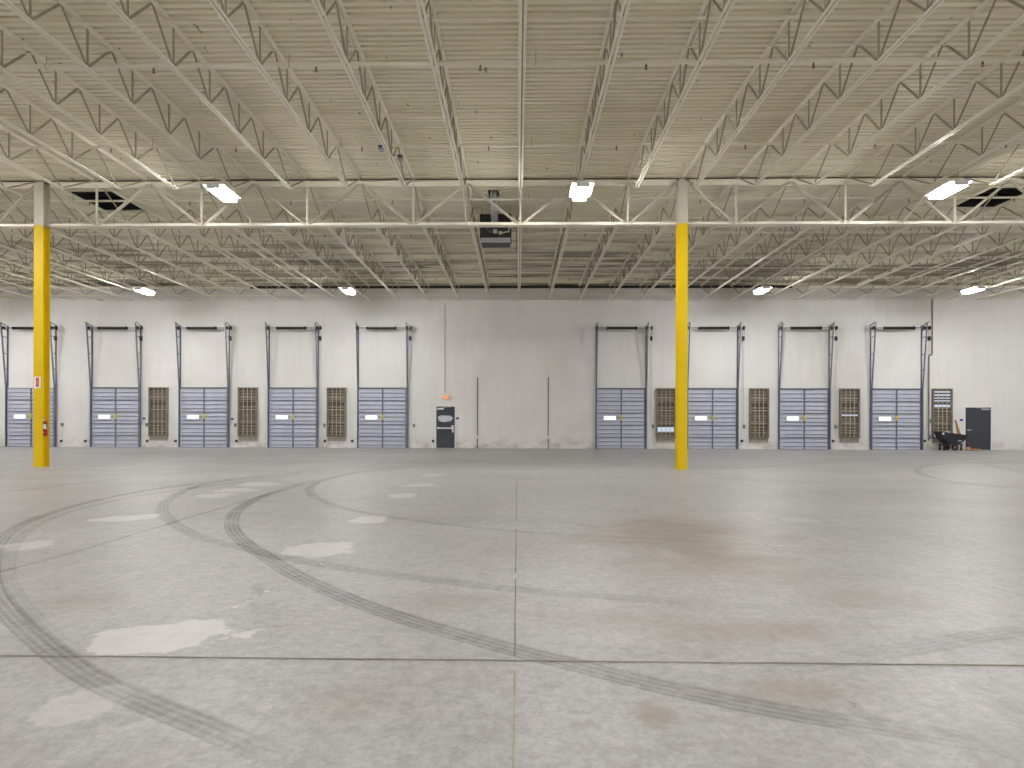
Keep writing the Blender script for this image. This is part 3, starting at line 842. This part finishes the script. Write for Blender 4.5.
# white patch, brushed outline
bmv = []
cx, cz, rx, rz = -.02, 1.50, .37, .165
for i in range(36):
    a = 2*PI*i/36; k = 1+.05*math.sin(3*a+.6)+.04*math.sin(7*a+1)+.03*math.sin(13*a)
    q = abs(math.cos(a))**.75*math.copysign(1, math.cos(a)), abs(math.sin(a))**.75*math.copysign(1, math.sin(a))
    bmv.append((cx+rx*q[0]*k, cz+rz*q[1]*k))
MB().ext(bmv, -.0375, -.0352).build('paint_patch', varied('white_brushed_paint', (.66, .67, .72), (.45, .46, .52), 9, .6), t)
t, hw, z1 = man_door('door_2', 964.8, 990.3, 407.5, 'wide plain slate door with lever handle at the right end of the wall', False)
MB().cyl((-hw+.12, -.0355, 1.00), (-hw+.12, -.085, 1.00), .03, seg=12).cyl((-hw+.12, -.08, 1.00), (-hw+.28, -.08, 1.00), .013, seg=10).build('lever_handle', CHROME, t)
MB().box(hw-.48, hw-.08, -.10, -.0355, z1-.13, z1-.06).bar((hw-.20, -.12, z1-.045), (hw-.75, -.07, z1-.02), .03, .012).build('door_closer', CHROME, t)

# exit sign with emergency lamps
p = on_y(446, 397.5, YW)
t = thing('exit_sign', (p.x, YW, p.z), 'glowing orange-red exit sign with emergency lamps above the exit door', 'exit sign')
MB().box(-.17, .17, -.075, -.002, -.11, .11).build('housing', WHITE, t, bevel=.008)
MB().box(-.155, .155, -.079, -.0755, -.095, .095).build('lit_face', EXITB, t)
cu = bpy.data.curves.new('exit_text', 'FONT'); cu.body = 'EXIT'; cu.size = .165; cu.align_x = 'CENTER'; cu.align_y = 'CENTER'; cu.extrude = .002
tmp = bpy.data.objects.new('tmp_text', cu); COL.objects.link(tmp)
bpy.context.view_layer.update()
def text_mesh(ob):
    me = bpy.data.meshes.new_from_object(ob.evaluated_get(bpy.context.evaluated_depsgraph_get())); return me
me = text_mesh(tmp); bpy.data.objects.remove(tmp); me.materials.clear(); me.materials.append(EXITM)
o = put('exit_lettering', me, t, (0, -.083, 0)); o.rotation_euler = (PI/2, 0, 0)
for s in (-1, 1):
    h = MB().cyl((s*.17, -.04, .05), (s*.20, -.05, .07), .02, seg=8).cyl((s*.21, -.03, .07), (s*.24, -.13, .06), .045, .06, seg=14)
    h.build('emergency_lamp', WHITE, t)
# conduits
def conduit(px, y0, y1, r, label, box=None, m=LFRAME):
    a = on_y(px, y0, YW); b = on_y(px, y1, YW)
    t = thing('wall_conduit', (a.x, YW-r-.004, 0), label, 'conduit', 'conduits on the dock wall')
    MB().cyl((0, 0, max(b.z, 0.0)), (0, 0, a.z), r, seg=8).build('pipe', m, t)
    if box is not None:
        bz = on_y(px, box, YW).z
        MB().box(-.06, .06, -.045-r, -r-.0005, bz-.08, bz+.08).build('outlet_box', GREY if m is not DGREY else WHITE, t, bevel=.006)
    mb = MB(); z = a.z-.4
    while z > b.z+.2: mb.box(-.03, .03, -r-.003, r+.003, z-.012, z+.012); z -= 1.4
    if mb.v: mb.build('straps', m, t)
    return t
conduit(445.2, 303, 392.2, .011, 'thin conduit dropping from the roof to the exit sign')
conduit(477.6, 377.5, 449.5, .020, 'dark conduit right of the exit door with a pale outlet box', 437, DGREY)
conduit(548.3, 377.5, 449.5, .016, 'dark conduit in the bare wall left of the right docks', 437, DGREY)
a = on_y(931.7, 299, YW); b = on_y(931.7, 355, YW); c = on_y(928.3, 356, YW)
t = thing('wall_conduit', (a.x, YW-.045, 0), 'long jogged conduit right of the last dock door', 'conduit', 'conduits on the dock wall')
MB().tube([(0, 0, a.z), (0, 0, b.z+.06), (-.02, 0, b.z), (c.x-a.x+.03, 0, b.z), (c.x-a.x, 0, b.z-.06), (c.x-a.x, 0, .45)], .033, 8).build('pipe', LFRAME, t)
for pz in (421, 437): 
    z = on_y(928, pz, YW).z; MB().box(c.x-a.x-.07, c.x-a.x+.07, -.07, -.034, z-.10, z+.10).build('junction_box', GREY, t)
# control posts beside the docks
rightof = ['beside the dock hidden by the left column', 'by first dock after left column', 'by second dock after left column', 'by third dock after left column',
           'between the last left dock and the exit door', 'right of the dock before the right column', 'right of the dock after the right column', 'right of the second last dock', 'right of the last dock']
for i, x in enumerate(centres):
    if i == 8: continue
    t = thing('dock_control', (x+DW/2+.37, YW, 0), 'grey dock control box on thin conduit '+rightof[i], 'control box', 'dock control boxes')
    MB().cyl((0, -.02, 0), (0, -.02, 1.05), .012, seg=8).build('conduit', WHITE, t)
    MB().box(-.055, .055, -.07, -.002, 1.051, 1.23).build('box', GREY, t, bevel=.006)
    MB().cyl((0, -.0705, 1.16), (0, -.082, 1.16), .018, seg=10).build('push_button', DGREY, t)
# wall bumpers / anchors by the floor
spots = [(61.5, 'at the foot of the left column'), (85.5, 'left of the first full dock'), (147.3, 'left of the leftmost louver'), (175.7, 'right of the leftmost louver'), (236.5, 'left of the second louver'), (325, 'left of the third louver'),
         (352.3, 'right of the third louver'), (433, 'left of the exit door'), (741.8, 'left of the fully dark louver'), (833, 'left of the louver with one thin slot'), (924.5, 'left of the black tilt truck')]
for px, wh in spots:
    p = on_y(px, 441, YW)
    t = thing('floor_level_outlet', (p.x, YW, p.z), 'small dark outlet low on the wall '+wh, 'outlet', 'low wall outlets')
    MB().cyl((0, -.002, 0), (0, -.05, 0), .075, .065, seg=14).build('round_cover', DGREY, t)
    MB().cyl((0, -.025, -.08), (0, -.025, -p.z), .018, seg=8).build('stub_pipe', WHITE, t)
for px, py, wh in ((144.0, 418.5, 'left of the leftmost louver'), (232.2, 419, 'left of the second louver'), (457.5, 418.3, 'right of the exit door'), (961.3, 420, 'left of the wide slate door')):
    p = on_y(px, py, YW)
    tag(MB().box(-.075, .075, -.012, -.002, -.05, .05).build('blue_plate', BLUE, None, (p.x, YW, p.z)), 'small blue notice plate '+wh, 'sign', 'blue wall plates')

# ------------------------------------------------------------------ left column: sign and extinguisher
cx = X0-9*JS-.075
p = on_y(37.4, 382.5, YG-.14)
t = thing('extinguisher_sign', (p.x, YG-.1345, p.z), 'white and red vertical fire extinguisher sign on the left yellow column', 'sign')
MB().box(-.09, .09, -.004, -.0005, -.165, .165).build('plate', WHITE, t)
MB().box(-.045, .045, -.0055, -.0042, -.125, .14).build('red_field', SIGNRED, t)
cu = bpy.data.curves.new('sign_text', 'FONT'); cu.body = 'FIRE\nEXTINGUISHER'; cu.size = .036; cu.align_x = 'CENTER'; cu.align_y = 'CENTER'; cu.extrude = .0003
tmp = bpy.data.objects.new('tmp_text', cu); COL.objects.link(tmp); bpy.context.view_layer.update()
me = text_mesh(tmp); bpy.data.objects.remove(tmp); me.materials.clear(); me.materials.append(WHITE)
o = put('lettering', me, t, (0, -.0062, .006)); o.rotation_euler = (PI/2, -PI/2, 0)
ex = thing('fire_extinguisher', (cx+.100, YG-.02, .895), 'red fire extinguisher with white label hung on the left yellow column', 'fire extinguisher')
MB().lathe([(.055, 0), (.066, .012), (.068, .03), (.068, .34), (.060, .375), (.035, .40), (.022, .41)], seg=24).build('cylinder', RED, ex, smooth=True)
MB().lathe([(.0685, .20), (.0685, .335)], seg=24).build('label_band', WHITE, ex, smooth=True)
MB().box(-.04, .04, -.0725, -.0695, .09, .115).build('name_plate', WHITE, ex)
MB().cyl((0, 0, .411), (0, 0, .44), .02, seg=12).box(-.015, .015, -.07, .03, .441, .455).bar((0, .02, .46), (0, -.09, .50), .022, .008).build('valve_handle', CHROME, ex)
MB().tube([(.02, 0, .43), (.07, -.01, .42), (.085, -.02, .36), (.080, -.02, .22)], .011, 8).build('hose', BLACK, ex)

# ------------------------------------------------------------------ black tilt truck with boards, and low dolly
TY, wd = YW-.50, .30
a = on_y(933.4, 432, TY+wd); b = on_y(967.6, 436, TY-wd)
L = b.x-a.x; zA, zB_ = a.z, b.z; h = L/2
t = thing('tilt_truck', ((a.x+b.x)/2, TY, 0), 'black plastic tilt truck parked against the wall beside the wide slate door', 'tilt truck')
tb = MB()
pr_o = [(-h, zA), (h, zB_), (h-.10, .50), (h-.30, .33), (-h+.40, .33), (-h+.15, .58)]
# walls of the tub: outer shell and inner shell, open on top
vv = []
for y in (-wd, wd):
    for (x, z) in pr_o: vv.append((x, y*(1.0 if z > .55 else .88), z))
inn = [(-h+.04, zA), (h-.04, zB_), (h-.135, .53), (h-.32, .365), (-h+.43, .365), (-h+.19, .60)]
for y in (-wd+.03, wd-.03):
    for (x, z) in inn: vv.append((x, y*(1.0 if z > .55 else .88), z))
tb.v = vv
def q(*f):
    tb.f.append(f); tb.m.append(0)
q(*range(0, 6)); q(*reversed(range(6, 12))); q(*reversed(range(12, 18))); q(*range(18, 24))
for i in range(1, 6):
    j = (i+1) % 6
    q(i, j, 6+j, 6+i); q(12+j, 12+i, 18+i, 18+j)
q(0, 1, 13, 12); q(6, 18, 19, 7); q(0, 12, 18, 6); q(1, 7, 19, 13)
tb.build('hopper', BLACKP, t)
rim = MB()
for y in (-wd-.02, wd-.01): rim.bar((-h-.02, y+.015, zA+.012), (h+.02, y+.015, zB_+.012), .05, .05)
for x, z in ((-h, zA), (h, zB_)): rim.bar((x, -wd, z+.012), (x, wd, z+.012), .05, .05)
o = rim.build('rim', varied('dark_red_rim', (.07, .012, .018), (.02, .015, .018), 3, .45), t)
rb = MB()
for i in range(5):
    x = -h+.26+i*.07
    rb.bar((x-.09, -wd*.985, .80), (x+.04, -wd*.90, .42), .02, .02)
rb.build('moulded_ribs', mat('black_plastic_worn', (.045, .045, .052), .45), t)
MB().box(-h+.02, -h+.10, -wd-.035, -wd-.012, zA-.12, zA-.02).build('tag', WHITE, t)
MB().box(.16, .36, -wd*.88-.030, -wd*.88-.022, .43, .51).bar((.26, -wd*.85, .47), (.26, -wd*.88-.022, .47), .03, .03).build('maker_plate', DAYGREY, t)
MB().bar((-h+.2, -.2, .30), (h-.16, -.2, .30), .05, .05).bar((-h+.2, .2, .30), (h-.16, .2, .30), .05, .05).bar((-h+.24, -.22, .29), (-h+.24, .22, .29), .05, .05).bar((h-.2, -.22, .29), (h-.2, .22, .29), .05, .05).bar((-h+.3, -.21, .30), (.10, -.225, .16), .05, .035).bar((-h+.3, .21, .30), (.10, .225, .16), .05, .035).build('chassis', mat('chassis_grey', (.06, .06, .065), .5, .3), t)
for s in (-1, 1):
    w = MB().cyl((.02, s*.255, .16), (.02, s*.315, .16), .16, seg=20).build('wheel', BLACK, t)
    MB().cyl((.02, s*.3155, .16), (.02, s*.328, .16), .07, seg=14).build('hub', mat('hub_brown', (.24, .11, .08), .5), w)
    for x in (-h+.22, h-.2):
        cs = MB().cyl((x, s*.15-.02, .06), (x, s*.15+.02, .06), .06, seg=14).bar((x, s*.15-.03, .06), (x, s*.15-.03, .27), .05, .008).bar((x, s*.15+.03, .06), (x, s*.15+.03, .27), .05, .008)
        cs.build('caster', BLACK, t)
# boards standing in the truck
for (px0, py0, px1, py1, w, lb) in ((955.2, 420.2, 960.8, 437, .075, 'long upright wooden board standing in the black tilt truck'), (956.0, 424.5, 958.6, 437, .05, 'short thin wooden board beside the longer one in the tilt truck')):
    yy = TY+.14 if w > .06 else TY+.03
    p = on_y(px0, py0, yy); q2 = on_y(px1, py1, yy)
    p2 = Vector((q2.x, yy, q2.z)); d = (p-p2)
    end = p2-d.normalized()*.02
    tag(MB().bar(end, p, w, .03, (0, 1, 0)).build('wooden_board', WOOD), lb, 'board')
# dolly
yy = YW-.75
a = on_y(966.2, 449, yy); b = on_y(977.6, 449, yy)
t = thing('low_dolly', ((a.x+b.x)/2, yy, 0), 'low yellow and red dolly on the floor right of the tilt truck', 'dolly')
hl = (b.x-a.x)/2
MB().box(-hl, hl, -.20, .20, .055, .085).build('yellow_deck', mat('dolly_yellow', (.62, .45, .03), .5), t, bevel=.008)
MB().box(-hl+.12, hl-.06, -.19, .19, .0855, .12).build('red_pad', mat('dolly_red', (.35, .03, .05), .5), t)
MB().bar((-hl+.18, 0, .12), (-hl+.12, 0, .36), .05, .04).build('post', mat('post_red', (.25, .02, .03), .5), t)
MB().box(-hl+.0, -hl+.12, -.10, .10, .0855, .17).build('end_block', mat('pale_block', (.55, .40, .35), .6), t)
for x in (-hl+.1, hl-.1):
    for y in (-.14, .14): MB().cyl((x, y-.015, .027), (x, y+.015, .027), .027, seg=12).build('wheel', BLACK, t)

# white debris and cable at the foot of the left column
p = on_floor(57, 467)
tag(MB().tube([(p.x-.1, p.y, .02), (p.x-.02, p.y-.05, .03), (p.x+.06, p.y-.02, .02), (p.x+.2, p.y-.12, .02)], .012, 6).build('cable_offcut', WHITE), 'short pale cable offcut on the floor beside the left column', 'cable')

# ------------------------------------------------------------------ world, view
w = bpy.data.worlds.new('world'); scene.world = w; w.use_nodes = True
w.node_tree.nodes['Background'].inputs[0].default_value = (.8, .85, .95, 1); w.node_tree.nodes['Background'].inputs[1].default_value = .3
vs = scene.view_settings
vs.view_transform = 'Standard'
try: vs.look = 'None'
except Exception: pass
vs.gamma = 1; vs.exposure = 0.14; vs.use_curve_mapping = False
scene.cycles.diffuse_bounces = 6
scene.cycles.max_bounces = 12
scene.cycles.use_denoising = True
